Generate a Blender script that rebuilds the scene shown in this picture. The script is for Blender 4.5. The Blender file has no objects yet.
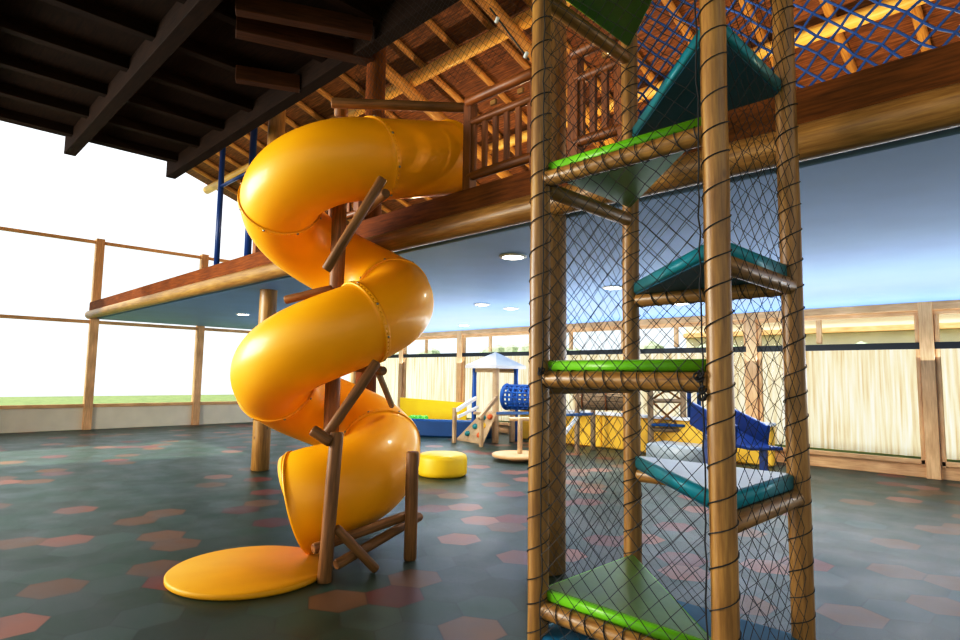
import bpy, bmesh, math, random
from mathutils import Vector, Matrix, Quaternion
random.seed(7)
col = bpy.context.scene.collection
PI = math.pi
V3 = Vector

# ------------------------------------------------------------------ camera
F = 600.0
H = 1.6
p, rho, yaw = math.radians(5.33), math.radians(0.9), math.radians(45)
fwd0 = V3((-math.sin(yaw), math.cos(yaw), 0))
r0 = V3((math.cos(yaw), math.sin(yaw), 0))
fw = fwd0 * math.cos(p) + V3((0, 0, math.sin(p)))
u0 = r0.cross(fw)
rt = r0 * math.cos(rho) + u0 * math.sin(rho)
up = u0 * math.cos(rho) - r0 * math.sin(rho)
EYE = V3((0, 0, H))
cd = bpy.data.cameras.new('camera')
cam = bpy.data.objects.new('camera', cd)
col.objects.link(cam)
cd.sensor_width = 36
cd.lens = F * 36 / 960
cd.clip_end = 200
cam.matrix_world = Matrix(((rt.x, up.x, -fw.x, EYE.x), (rt.y, up.y, -fw.y, EYE.y), (rt.z, up.z, -fw.z, EYE.z), (0, 0, 0, 1)))
bpy.context.scene.camera = cam

def ray(x, y):
    return fw + rt * ((x - 480) / F) + up * ((320 - y) / F)
def P(x, y, Z):                       # point on a pixel's sight line at depth Z
    return EYE + ray(x, y) * Z
def PZ(x, y, z=0.0):                  # ... on a level plane
    r = ray(x, y); return EYE + r * ((z - H) / r.z)
def PV(x, y, v):                      # ... on the plane parallel to the facade
    r = ray(x, y); return EYE + r * (v / r.y)
def PN(x, y, n, d):
    r = ray(x, y); return EYE + r * ((d - n.dot(EYE)) / n.dot(r))

# ------------------------------------------------------------------ materials
def nmat(name):
    m = bpy.data.materials.new(name); m.use_nodes = True
    nt = m.node_tree; b = nt.nodes['Principled BSDF']
    return m, nt, b
def ramp(nt, stops):
    r = nt.nodes.new('ShaderNodeValToRGB')
    e = r.color_ramp.elements
    e[0].position, e[0].color = stops[0][0], (*stops[0][1], 1)
    e[1].position, e[1].color = stops[-1][0], (*stops[-1][1], 1)
    for q, c in stops[1:-1]:
        k = e.new(q); k.color = (*c, 1)
    return r
def plain(name, c, rough=.45, var=.12, scale=6, metal=0, coat=0, spec=.5, emit=None, es=0, bump=0, bscale=60):
    m, nt, b = nmat(name)
    tc = nt.nodes.new('ShaderNodeTexCoord')
    n = nt.nodes.new('ShaderNodeTexNoise'); n.inputs['Scale'].default_value = scale; n.inputs['Detail'].default_value = 3
    nt.links.new(tc.outputs['Object'], n.inputs['Vector'])
    a = tuple(max(0, x * (1 - var)) for x in c); d = tuple(min(1, x * (1 + var)) for x in c)
    r = ramp(nt, [(.3, a), (.7, d)])
    nt.links.new(n.outputs['Fac'], r.inputs['Fac']); nt.links.new(r.outputs['Color'], b.inputs['Base Color'])
    b.inputs['Roughness'].default_value = rough; b.inputs['Metallic'].default_value = metal
    b.inputs['Coat Weight'].default_value = coat; b.inputs['Coat Roughness'].default_value = .12
    b.inputs['Specular IOR Level'].default_value = spec
    if emit:
        b.inputs['Emission Color'].default_value = (*emit, 1); b.inputs['Emission Strength'].default_value = es
    if bump:
        n2 = nt.nodes.new('ShaderNodeTexNoise'); n2.inputs['Scale'].default_value = bscale
        nt.links.new(tc.outputs['Object'], n2.inputs['Vector'])
        bp = nt.nodes.new('ShaderNodeBump'); bp.inputs['Strength'].default_value = bump; bp.inputs['Distance'].default_value = .01
        nt.links.new(n2.outputs['Fac'], bp.inputs['Height']); nt.links.new(bp.outputs['Normal'], b.inputs['Normal'])
    return m
def wood(name, dark, light, rough=.4, knots=True, spec=.5):
    m, nt, b = nmat(name)
    uv = nt.nodes.new('ShaderNodeUVMap')
    mp = nt.nodes.new('ShaderNodeMapping'); mp.inputs['Scale'].default_value = (16, 1.1, 1)
    nt.links.new(uv.outputs['UV'], mp.inputs['Vector'])
    n = nt.nodes.new('ShaderNodeTexNoise'); n.inputs['Scale'].default_value = 2.6; n.inputs['Detail'].default_value = 5; n.inputs['Roughness'].default_value = .62
    nt.links.new(mp.outputs['Vector'], n.inputs['Vector'])
    mid = tuple((a + c) / 2 for a, c in zip(dark, light))
    r = ramp(nt, [(.28, dark), (.5, mid), (.72, light)])
    nt.links.new(n.outputs['Fac'], r.inputs['Fac'])
    out = r.outputs['Color']
    n3 = nt.nodes.new('ShaderNodeTexNoise'); n3.inputs['Scale'].default_value = 1.4
    nt.links.new(uv.outputs['UV'], n3.inputs['Vector'])
    mx = nt.nodes.new('ShaderNodeMixRGB'); mx.blend_type = 'MULTIPLY'
    r3 = ramp(nt, [(.3, (.72, .68, .62)), (.65, (1.1, 1.1, 1.1))])
    nt.links.new(n3.outputs['Fac'], r3.inputs['Fac'])
    mx.inputs['Fac'].default_value = .8
    nt.links.new(out, mx.inputs['Color1']); nt.links.new(r3.outputs['Color'], mx.inputs['Color2'])
    out = mx.outputs['Color']
    if knots:
        vo = nt.nodes.new('ShaderNodeTexVoronoi'); vo.inputs['Scale'].default_value = 2.3
        m2 = nt.nodes.new('ShaderNodeMapping'); m2.inputs['Scale'].default_value = (1.6, .8, 1)
        nt.links.new(uv.outputs['UV'], m2.inputs['Vector']); nt.links.new(m2.outputs['Vector'], vo.inputs['Vector'])
        rk = ramp(nt, [(.02, (.25, .2, .15)), (.07, (1, 1, 1))])
        nt.links.new(vo.outputs['Distance'], rk.inputs['Fac'])
        mk = nt.nodes.new('ShaderNodeMixRGB'); mk.blend_type = 'MULTIPLY'; mk.inputs['Fac'].default_value = 1
        nt.links.new(out, mk.inputs['Color1']); nt.links.new(rk.outputs['Color'], mk.inputs['Color2'])
        out = mk.outputs['Color']
    nt.links.new(out, b.inputs['Base Color'])
    b.inputs['Roughness'].default_value = rough; b.inputs['Specular IOR Level'].default_value = spec
    bp = nt.nodes.new('ShaderNodeBump'); bp.inputs['Strength'].default_value = .25; bp.inputs['Distance'].default_value = .008
    nt.links.new(n.outputs['Fac'], bp.inputs['Height']); nt.links.new(bp.outputs['Normal'], b.inputs['Normal'])
    return m

M = {}
M['log'] = wood('golden_log', (.20, .092, .016), (.47, .26, .065), .38)
M['logdark'] = wood('brown_log', (.13, .052, .012), (.36, .17, .045), .5, True, .3)
M['beam'] = wood('red_brown_beam', (.09, .027, .005), (.26, .078, .010), .7, False, .12)
M['rail'] = wood('railing_wood', (.13, .040, .006), (.34, .115, .015), .45, False)
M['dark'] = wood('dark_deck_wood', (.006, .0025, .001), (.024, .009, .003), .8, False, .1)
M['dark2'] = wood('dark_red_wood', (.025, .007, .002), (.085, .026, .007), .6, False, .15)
M['purlin'] = wood('yellow_roof_log', (.75, .40, .06), (1.0, .66, .18), .42, False)
M['rafter'] = wood('rafter_log', (.38, .17, .03), (.75, .42, .09), .5, False)
M['pale'] = wood('pale_wood', (.42, .27, .14), (.66, .47, .28), .5, False)
M['frame'] = wood('window_timber', (.62, .33, .14), (.92, .58, .29), .5, False)
M['grey'] = wood('weathered_wood', (.22, .15, .08), (.42, .30, .18), .6, False)
M['yellow'] = plain('slide_yellow', (1.0, .45, .001), .42, .02, 2, coat=.12, spec=.35)
M['yellowdisc'] = plain('mat_yellow', (.70, .34, .004), .5, .05, 3, spec=.25)
M['yellowpad'] = plain('pad_yellow', (.86, .54, .006), .45, .04, 3)
M['lime'] = plain('lime_vinyl', (.19, .54, .010), .4, .05, 5, bump=.1)
M['green'] = plain('green_vinyl', (.13, .24, .04), .36, .10, 4, bump=.06, bscale=25)
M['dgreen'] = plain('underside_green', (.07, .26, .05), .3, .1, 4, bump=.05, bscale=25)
M['teal'] = plain('teal_vinyl', (.010, .27, .32), .38, .08, 5, bump=.12)
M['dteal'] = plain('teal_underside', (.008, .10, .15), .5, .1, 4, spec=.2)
M['teal2'] = plain('blue_teal_pad', (.006, .13, .22), .5, .1, 4, spec=.3)
M['foam_glare'] = plain('foam_grey_top_glare', (.40, .45, .46), .3, .06, 5)  # foam block grey; on the teal platforms it paints glare on the top
M['navy'] = plain('blue_plastic', (.008, .045, .19), .3, .06, 4)
M['blue'] = plain('bright_blue_plastic', (.008, .085, .30), .35, .06, 4)
M['bluepad'] = plain('blue_pad', (.004, .065, .19), .4, .06, 4)
M['rope'] = plain('black_rope', (.012, .011, .010), .7, .2, 60)
M['bluerope'] = plain('blue_rope', (.02, .12, .42), .6, .15, 40)
M['steel'] = plain('steel', (.35, .34, .32), .35, .1, 20, metal=1)
M['black'] = plain('black_steel', (.012, .014, .013), .5, .1, 10)
M['white'] = plain('white_paint', (.80, .80, .78), .5, .04, 5)
M['rooftile'] = plain('grey_white_roof', (.62, .60, .58), .6, .08, 4)
M['lamp'] = plain('lamp_diffuser', (.9, .88, .8), .5, .01, 3, emit=(1, .92, .78), es=14)
M['greenball'] = plain('green_ball', (.10, .50, .04), .35, .05, 4)
M['redhold'] = plain('orange_hold', (.75, .16, .03), .5, .06, 10)
M['tealhold'] = plain('teal_hold', (.02, .22, .22), .5, .06, 10)
M['yelhold'] = plain('yellow_hold', (.8, .5, .03), .5, .06, 10)
M['padwall'] = plain('amber_pad', (.86, .50, .045), .5, .05, 2)
M['leaf'] = plain('hedge_leaf', (.44, .52, .34), .7, .3, 9, bump=.6, bscale=12)
M['lawn'] = plain('lawn', (.16, .22, .06), .9, .3, 3)
M['plaster'] = plain('cream_plaster', (.80, .70, .52), .8, .05, 2)
M['ceil'] = plain('blue_grey_ceiling', (.24, .41, .72), .55, .05, 1.2)

# outside bamboo fence
m, nt, b = nmat('bamboo_screen')
tc = nt.nodes.new('ShaderNodeTexCoord'); mp = nt.nodes.new('ShaderNodeMapping'); mp.inputs['Scale'].default_value = (9, 9, .35)
n = nt.nodes.new('ShaderNodeTexNoise'); n.inputs['Scale'].default_value = 1.6; n.inputs['Detail'].default_value = 4
nt.links.new(tc.outputs['Object'], mp.inputs['Vector']); nt.links.new(mp.outputs['Vector'], n.inputs['Vector'])
r = ramp(nt, [(.3, (.60, .42, .22)), (.5, (.85, .74, .55)), (.68, (.92, .88, .80))])
nt.links.new(n.outputs['Fac'], r.inputs['Fac']); nt.links.new(r.outputs['Color'], b.inputs['Base Color']); b.inputs['Roughness'].default_value = .8
M['bamboo'] = m

# thatch / reed ceiling
m, nt, b = nmat('reed_thatch')
uv = nt.nodes.new('ShaderNodeUVMap'); mp = nt.nodes.new('ShaderNodeMapping'); mp.inputs['Scale'].default_value = (1.4, 16, 1)
n = nt.nodes.new('ShaderNodeTexNoise'); n.inputs['Scale'].default_value = 2.2; n.inputs['Detail'].default_value = 4
nt.links.new(uv.outputs['UV'], mp.inputs['Vector']); nt.links.new(mp.outputs['Vector'], n.inputs['Vector'])
r = ramp(nt, [(.3, (.09, .028, .005)), (.55, (.25, .090, .017)), (.75, (.42, .18, .04))])
nt.links.new(n.outputs['Fac'], r.inputs['Fac']); nt.links.new(r.outputs['Color'], b.inputs['Base Color']); b.inputs['Roughness'].default_value = .7
bp = nt.nodes.new('ShaderNodeBump'); bp.inputs['Strength'].default_value = .6; bp.inputs['Distance'].default_value = .03
nt.links.new(n.outputs['Fac'], bp.inputs['Height']); nt.links.new(bp.outputs['Normal'], b.inputs['Normal'])
M['thatch'] = m

# rubber floor: colour per tile from the mesh, fine crumb bump
m, nt, b = nmat('rubber_hex_floor')
at = nt.nodes.new('ShaderNodeAttribute'); at.attribute_name = 'tile'
tc = nt.nodes.new('ShaderNodeTexCoord')
n = nt.nodes.new('ShaderNodeTexNoise'); n.inputs['Scale'].default_value = 260; n.inputs['Detail'].default_value = 2
n2 = nt.nodes.new('ShaderNodeTexNoise'); n2.inputs['Scale'].default_value = 2.2; n2.inputs['Detail'].default_value = 4
for q in (n, n2): nt.links.new(tc.outputs['Object'], q.inputs['Vector'])
mx = nt.nodes.new('ShaderNodeMixRGB'); mx.blend_type = 'MULTIPLY'; mx.inputs['Fac'].default_value = .75
rr = ramp(nt, [(.35, (.62, .62, .62)), (.65, (1.25, 1.25, 1.25))])
nt.links.new(n2.outputs['Fac'], rr.inputs['Fac'])
nt.links.new(at.outputs['Color'], mx.inputs['Color1']); nt.links.new(rr.outputs['Color'], mx.inputs['Color2'])
nt.links.new(mx.outputs['Color'], b.inputs['Base Color'])
rg = ramp(nt, [(.3, (.34,) * 3), (.7, (.46,) * 3)]); nt.links.new(n2.outputs['Fac'], rg.inputs['Fac']); nt.links.new(rg.outputs['Color'], b.inputs['Roughness'])
bp = nt.nodes.new('ShaderNodeBump'); bp.inputs['Strength'].default_value = .25; bp.inputs['Distance'].default_value = .004
nt.links.new(n.outputs['Fac'], bp.inputs['Height']); nt.links.new(bp.outputs['Normal'], b.inputs['Normal'])
b.inputs['Specular IOR Level'].default_value = .55
M['floor'] = m

# window glass
m, nt, b = nmat('window_glass')
b.inputs['Base Color'].default_value = (.93, .97, .98, 1); b.inputs['Roughness'].default_value = .02
b.inputs['Transmission Weight'].default_value = 1; b.inputs['IOR'].default_value = 1.05
M['glass'] = m

# ------------------------------------------------------------------ mesh builder
class MB:
    def __init__(self):
        self.v = []; self.f = []; self.uv = []; self.sm = []
    def face(self, idx, uvs, smooth=False):
        self.f.append(idx); self.uv.append(uvs); self.sm.append(smooth)
    def sweep(self, pts, rad, seg=12, caps=True, smooth=True, closed=False, squash=None, bevel=0, twist0=None):
        pts = [V3(q) for q in pts]; n = len(pts)
        if not hasattr(rad, '__len__'): rad = [rad] * n
        rad = list(rad)
        tans = []
        for i in range(n):
            a = pts[i - 1] if i > 0 else (pts[-1] if closed else pts[i]); c = pts[(i + 1) % n] if (i < n - 1 or closed) else pts[i]
            t = (c - a); tans.append(t.normalized() if t.length > 1e-9 else V3((0, 0, 1)))
        t = tans[0]; ref = V3((0, 0, 1)) if abs(t.z) < .9 else V3((1, 0, 0))
        nx = (ref - t * ref.dot(t)).normalized()
        rings = []; L = 0; Ls = []
        base = len(self.v)
        for i in range(n):
            t = tans[i]; nx = (nx - t * nx.dot(t)).normalized(); ny = t.cross(nx)
            if i > 0: L += (pts[i] - pts[i - 1]).length
            Ls.append(L)
            for k in range(seg):
                a = 2 * PI * k / seg
                self.v.append(pts[i] + (nx * math.cos(a) + ny * math.sin(a)) * rad[i])
        off = random.random() * 20
        for i in range(n - 1 + (1 if closed else 0)):
            j = (i + 1) % n
            for k in range(seg):
                l = (k + 1) % seg
                r = max(rad)
                u1, u2 = 2 * PI * r * k / seg + off, 2 * PI * r * (k + 1) / seg + off
                la, lb = Ls[i] + off, (Ls[j] if j else L) + off
                self.face([base + i * seg + k, base + i * seg + l, base + j * seg + l, base + j * seg + k], [(u1, la), (u2, la), (u2, lb), (u1, lb)], smooth)
        if caps and not closed:
            for i, rev in ((0, True), (n - 1, False)):
                idx = [base + i * seg + k for k in range(seg)]
                uv = [(math.cos(2 * PI * k / seg) * rad[i] + off, math.sin(2 * PI * k / seg) * rad[i] * .08 + off) for k in range(seg)]
                if rev: idx.reverse(); uv.reverse()
                self.face(idx, uv, False)
        return self
    def log(self, a, b, r, r2=None, seg=14, wob=.06):
        """a round pole with slightly eased ends and a hand-peeled, uneven girth"""
        a, b = V3(a), V3(b); r2 = r if r2 is None else r2
        L = (b - a).length; d = (b - a) / L; e = min(.012, L * .1)
        ref = V3((0, 0, 1)) if abs(d.z) < .9 else V3((1, 0, 0))
        s1 = d.cross(ref).normalized(); s2 = d.cross(s1)
        n = max(3, min(14, int(L / .3)))
        pts, rad = [a, a + d * e], [r * .86, r]
        for i in range(1, n):
            t = i / n; q = a.lerp(b, t); k = r * wob * .6
            q = q + s1 * random.uniform(-k, k) + s2 * random.uniform(-k, k)
            pts.append(q); rad.append((r + (r2 - r) * t) * (1 + random.uniform(-wob, wob) * .5))
        pts += [b - d * e, b]; rad += [r2, r2 * .86]
        return self.sweep(pts, rad, seg)
    def box(self, c, s, rot=None, bev=.006):
        """bevelled box, centre c, full sizes s"""
        c = V3(c); hx, hy, hz = s[0] / 2, s[1] / 2, s[2] / 2
        R = rot if rot is not None else Matrix.Identity(3)
        bv = min(bev, hx * .45, hy * .45, hz * .45)
        h = (hx, hy, hz); base = len(self.v); ids = {}
        for sx in (-1, 1):
            for sy in (-1, 1):
                for sz in (-1, 1):
                    S = (sx, sy, sz)
                    for ax in range(3):
                        q = [S[k] * (h[k] if k == ax else h[k] - bv) for k in range(3)]
                        ids[(sx, sy, sz, ax)] = len(self.v); self.v.append(c + R @ V3(q))
        lng = max(range(3), key=lambda k: s[k]); off = random.random() * 20
        inv = R.transposed()
        def add(keys, ax):
            idx = [ids[k] for k in keys]
            pv = [inv @ (self.v[i] - c) for i in idx]
            nrm = (pv[1] - pv[0]).cross(pv[2] - pv[0]); cen = sum(pv, V3()) / len(pv)
            if nrm.dot(cen) < 0: idx.reverse(); pv.reverse()
            oth = [k for k in range(3) if k != lng and k != ax] or [k for k in range(3) if k != lng]
            if ax == lng: uv = [(q[(lng + 1) % 3] + off, q[(lng + 2) % 3] * .1 + off) for q in pv]
            else: uv = [(q[oth[0]] + off, q[lng] + off) for q in pv]
            self.face(idx, uv, False)
        for ax in range(3):
            o1, o2 = [k for k in range(3) if k != ax]
            for sg in (-1, 1):
                ks = []
                for a_, b_ in ((-1, -1), (1, -1), (1, 1), (-1, 1)):
                    S = [0, 0, 0]; S[ax] = sg; S[o1] = a_; S[o2] = b_; ks.append((*S, ax))
                add(ks, ax)
        for e in range(3):                      # bevel strips along axis e
            o1, o2 = [k for k in range(3) if k != e]
            for a_ in (-1, 1):
                for b_ in (-1, 1):
                    S1 = [0, 0, 0]; S1[o1] = a_; S1[o2] = b_; S2 = S1[:]; S1[e] = -1; S2[e] = 1
                    add([(*S1, o1), (*S2, o1), (*S2, o2), (*S1, o2)], o1)
        for sx in (-1, 1):
            for sy in (-1, 1):
                for sz in (-1, 1): add([(sx, sy, sz, 0), (sx, sy, sz, 1), (sx, sy, sz, 2)], 0)
        return self
    def bar(self, a, b, w, h, bev=.006, upv=(0, 0, 1)):
        """rectangular bar from a to b, w across and h along up"""
        a, b = V3(a), V3(b); d = (b - a); L = d.length; d.normalize()
        u = V3(upv)
        if abs(u.dot(d)) > .95: u = V3((1, 0, 0))
        s = d.cross(u).normalized(); u = s.cross(d)
        return self.box((a + b) / 2, (L, w, h), Matrix((d, s, u)).transposed(), bev)
    def prism(self, poly, z0, z1, bev=.0):
        """upright prism over a plan polygon (counter-clockwise), rims rounded by bev"""
        n = len(poly); cx = sum(q[0] for q in poly) / n; cy = sum(q[1] for q in poly) / n
        def ring(ins, z):
            out = []
            for i in range(n):
                a, b_, c = V3(poly[i - 1]), V3(poly[i]), V3(poly[(i + 1) % n])
                d1, d2 = (a - b_).normalized(), (c - b_).normalized(); bis = (d1 + d2)
                s = max(.2, abs(d1.x * d2.y - d1.y * d2.x)); q = b_ + bis * (ins / s)
                out.append(V3((q.x, q.y, z)))
            return out
        prof = [(0, z0), (0, z1)] if bev == 0 else [(bev, z0), (bev * .3, z0 + bev * .3), (0, z0 + bev), (0, z1 - bev), (bev * .3, z1 - bev * .3), (bev, z1)]
        base = len(self.v)
        for ins, z in prof: self.v += ring(ins, z)
        m_ = len(prof)
        for j in range(m_ - 1):
            for i in range(n):
                k = (i + 1) % n
                self.face([base + j * n + i, base + j * n + k, base + (j + 1) * n + k, base + (j + 1) * n + i], [(0, 0)] * 4, bev > 0)
        self.face([base + i for i in reversed(range(n))], [(0, 0)] * n)
        self.face([base + (m_ - 1) * n + i for i in range(n)], [(0, 0)] * n)
        return self
    def lathe(self, c, prof, seg=32, axis=V3((0, 0, 1)), smooth=True):
        """prof = [(radius, height)] turned around an axis through c"""
        c = V3(c); axis = axis.normalized()
        ref = V3((1, 0, 0)) if abs(axis.x) < .9 else V3((0, 1, 0))
        a = (ref - axis * ref.dot(axis)).normalized(); b_ = axis.cross(a); base = len(self.v)
        for r, h in prof:
            for k in range(seg):
                t = 2 * PI * k / seg
                self.v.append(c + axis * h + (a * math.cos(t) + b_ * math.sin(t)) * r)
        for j in range(len(prof) - 1):
            for k in range(seg):
                l = (k + 1) % seg
                self.face([base + j * seg + k, base + j * seg + l, base + (j + 1) * seg + l, base + (j + 1) * seg + k], [(0, 0)] * 4, smooth)
        if prof[0][0] > 1e-5: self.face([base + k for k in reversed(range(seg))], [(0, 0)] * seg)
        if prof[-1][0] > 1e-5: self.face([base + (len(prof) - 1) * seg + k for k in range(seg)], [(0, 0)] * seg)
        return self
    def quad(self, a, b_, c, d, s=1.0):
        base = len(self.v); q = [V3(x) for x in (a, b_, c, d)]; self.v += q
        w = (q[1] - q[0]).length; h = (q[3] - q[0]).length
        self.face([base, base + 1, base + 2, base + 3], [(0, 0), (w * s, 0), (w * s, h * s), (0, h * s)]); return self
    def build(self, name, mat, parent=None):
        me = bpy.data.meshes.new(name)
        org = V3((0, 0, 0))
        me.from_pydata([tuple(q) for q in self.v], [], self.f)
        ul = me.uv_layers.new(name='UVMap'); k = 0
        flat = [c for f in self.uv for c in f]
        for i, c in enumerate(flat): ul.data[i].uv = c
        me.polygons.foreach_set('use_smooth', self.sm)
        me.materials.append(M[mat] if isinstance(mat, str) else mat); me.update()
        o = bpy.data.objects.new(name, me); col.objects.link(o)
        # origin at the base of the piece
        xs = [q.x for q in self.v]; ys = [q.y for q in self.v]; zs = [q.z for q in self.v]
        c = V3(((min(xs) + max(xs)) / 2, (min(ys) + max(ys)) / 2, min(zs)))
        me.transform(Matrix.Translation(-c)); o.location = c
        if parent is not None:
            o.parent = parent
            w = V3((0, 0, 0)); q = parent
            while q is not None: w += q.location; q = q.parent
            o.location = c - w
        return o

def tag(o, label=None, cat=None, group=None, kind=None):
    if label: o['label'] = label
    if cat: o['category'] = cat
    if group: o['group'] = group
    if kind: o['kind'] = kind
    return o
def thing(name, label, cat, loc, group=None):
    o = bpy.data.objects.new(name, None); o.empty_display_size = .2; col.objects.link(o); o.location = loc
    return tag(o, label, cat, group)
def struct(name, mb, mat, parent=None):
    o = mb.build(name, mat, parent)
    if parent is None: o['kind'] = 'structure'
    return o

def net(o, ex, ey, w, h, cell, r, jit=.004, seg=3, nrm=None, clip=None):
    """diamond net hung in the plane o + ex*[0,w] + ey*[0,h]"""
    mb = MB(); o, ex, ey = V3(o), V3(ex), V3(ey); nn = ex.cross(ey)
    nx, ny = max(2, round(w / cell * 2)), max(2, round(h / cell * 2))
    cx, cy = w / nx, h / ny
    pos = {}
    for i in range(nx + 1):
        for j in range(ny + 1):
            if (i + j) % 2 == 0:
                e = 0 if i in (0, nx) else jit
                pos[(i, j)] = o + ex * (i * cx + random.uniform(-e, e)) + ey * (j * cy + random.uniform(-jit, jit)) + nn * random.uniform(-jit, jit)
    for (i, j), a in pos.items():
        for di in (-1, 1):
            q = pos.get((i + di, j + 1))
            if q is not None:
                if clip and not (clip(a) and clip(q)): continue
                mb.sweep([a, q], r, seg, caps=False, smooth=False)
    return mb
def helix_rope(a, b_, R, pitch, r=.0035, ph=0, jit=.25):
    a, b_ = V3(a), V3(b_); d = (b_ - a); L = d.length; d.normalize()
    ref = V3((0, 0, 1)) if abs(d.z) < .9 else V3((1, 0, 0))
    s1 = d.cross(ref).normalized(); s2 = d.cross(s1)
    n = int(L / pitch * 14); pts = []
    for i in range(n + 1):
        t = i / 14; tt = t * pitch + math.sin(t * 1.7) * pitch * jit * .4
        if not 0 <= tt <= L: continue
        a_ = 2 * PI * t + ph
        pts.append(a + d * tt + (s1 * math.cos(a_) + s2 * math.sin(a_)) * R)
    return MB().sweep(pts, r, 4, smooth=False)

# ================================================================== SETTING
FLV0, FLV1, FU0, FU1 = -5.0, 12.7, -19.0, 7.0
# floor of hexagonal rubber tiles
s = .232
GREENS = [(.009, .031, .016), (.011, .037, .020), (.014, .042, .025), (.021, .050, .034), (.012, .034, .016), (.028, .058, .045)]
RED, DRED, TAN, PINK = (.13, .027, .015), (.070, .013, .007), (.12, .054, .016), (.20, .078, .045)
dx, dy = s * 1.5, s * math.sqrt(3)
cells = {}
i0, i1 = int(FLV0 / dx) - 1, int(FLV1 / dx) + 1
j0, j1 = int(FU0 / dy) - 1, int(FU1 / dy) + 1
rng = random.Random(11)
for i in range(i0, i1 + 1):
    for j in range(j0, j1 + 1):
        cells[(i, j)] = [V3((j * dy + (dy / 2 if i % 2 else 0), i * dx, 0)), rng.choice(GREENS)]
hot = [(333, 609, TAN), (404, 603, DRED), (413, 582, TAN), (457, 540, PINK), (434, 507, RED), (458, 505, PINK), (438, 490, DRED), (450, 494, TAN),
       (484, 525, PINK), (503, 492, RED), (510, 519, RED), (499, 528, TAN), (512, 559, PINK), (478, 634, TAN), (601, 541, RED), (580, 491, PINK),
       (590, 504, RED), (570, 557, PINK), (643, 540, PINK), (664, 525, RED), (685, 508, PINK), (682, 576, PINK), (703, 499, RED), (252, 481, RED),
       (267, 491, RED), (267, 503, TAN), (252, 508, DRED), (270, 521, DRED), (560, 480, RED), (700, 560, RED), (610, 470, PINK), (520, 478, PINK), (545, 505, RED)]
for x, y, c in hot:
    q = PZ(x, y); k = min(cells, key=lambda c_: (cells[c_][0] - q).length); cells[k][1] = c
vis = set()
for k, (c, cc) in cells.items():         # the far tiles, too small to place one by one
    dd = (c - V3((0, 0, 0))).dot(fwd0)
    if cc in GREENS and (dd > 8.5 or dd < 2 or abs(c.dot(r0)) > dd * .42) and rng.random() < .16: cells[k][1] = rng.choice([RED, TAN, PINK])
me = bpy.data.meshes.new('floor'); bmm = bmesh.new(); lay = bmm.loops.layers.float_color.new('tile')
def clampf(q): return (min(max(q[0], FU0), FU1), min(max(q[1], FLV0), FLV1), 0)
vc = {}
for k, (c, cc) in cells.items():
    for ring, shade in ((1.0, .42), (.965, 1.0)):
        pass
    outer = [clampf((c.x + s * math.cos(PI / 3 * (q + .5)), c.y + s * math.sin(PI / 3 * (q + .5)))) for q in range(6)]
    if len(set(outer)) < 3: continue
    inner = [clampf((c.x + s * .972 * math.cos(PI / 3 * (q + .5)), c.y + s * .972 * math.sin(PI / 3 * (q + .5)))) for q in range(6)]
    vo = [bmm.verts.new(q) for q in outer]; vi = [bmm.verts.new(q) for q in inner]
    sh = rng.uniform(.85, 1.15)
    for fv, kk in [(vi, 1.0)] + [([vo[q], vo[(q + 1) % 6], vi[(q + 1) % 6], vi[q]], .55) for q in range(6)]:
        try: f = bmm.faces.new(fv)
        except ValueError: continue
        for lp in f.loops: lp[lay] = (cc[0] * sh * kk, cc[1] * sh * kk, cc[2] * sh * kk, 1)
bmm.to_mesh(me); bmm.free(); me.materials.append(M['floor'])
fl = bpy.data.objects.new('floor', me); col.objects.link(fl); fl['kind'] = 'structure'
# ground outside
g = MB().box((0, 8, -.16), (90, 90, .2)); go = struct('ground', g, 'lawn')

# mezzanine: plastered soffit (the low ceiling), deck boards, facade beam
FV = 4.0; SOF = 2.985
struct('ceiling', MB().box((-6.0, 8.45, SOF + .06), (26.0, 8.6, .12), bev=.01), 'ceil')
struct('trim_1', MB().box((-6.0, 8.45, 3.38), (26.0, 8.6, .06), bev=.01), 'beam')
fas = MB().box((-6.0, FV + .02, 3.31), (26.0, .12, .24)); struct('trim_2', fas, 'beam')
lg = MB().log((FU0, FV - .02, SOF + .10), (FU1, FV - .02, SOF + .10), .115, seg=18, wob=.03); struct('trim_3', lg, 'log')

# timber columns on the facade line
def column(u, v, z1, r, label, mat='logdark', z0=0):
    mb = MB().log((u, v, z0), (u, v, z1), r, r * .95, 18, .04)
    return tag(mb.build('timber_column', mat), label, 'column')
cA = PZ(547, 571)
column(cA.x, cA.y, 7.9, .155, 'stout round timber column close behind the left post of the netted tower', 'log')
cB = PV(359, 378, 4.1)
column(cB.x, 4.2, 7.9, .125, 'round timber column rising behind the top bend of the yellow slide', 'beam')
cC = PZ(254, 471)
column(cC.x, cC.y + .1, 7.9, .145, 'round timber column left of the yellow slide, standing on the green floor', 'log')
column(.75, 4.2, 7.9, .15, 'round timber column of the deck edge to the right of the netted tower', 'log')

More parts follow.
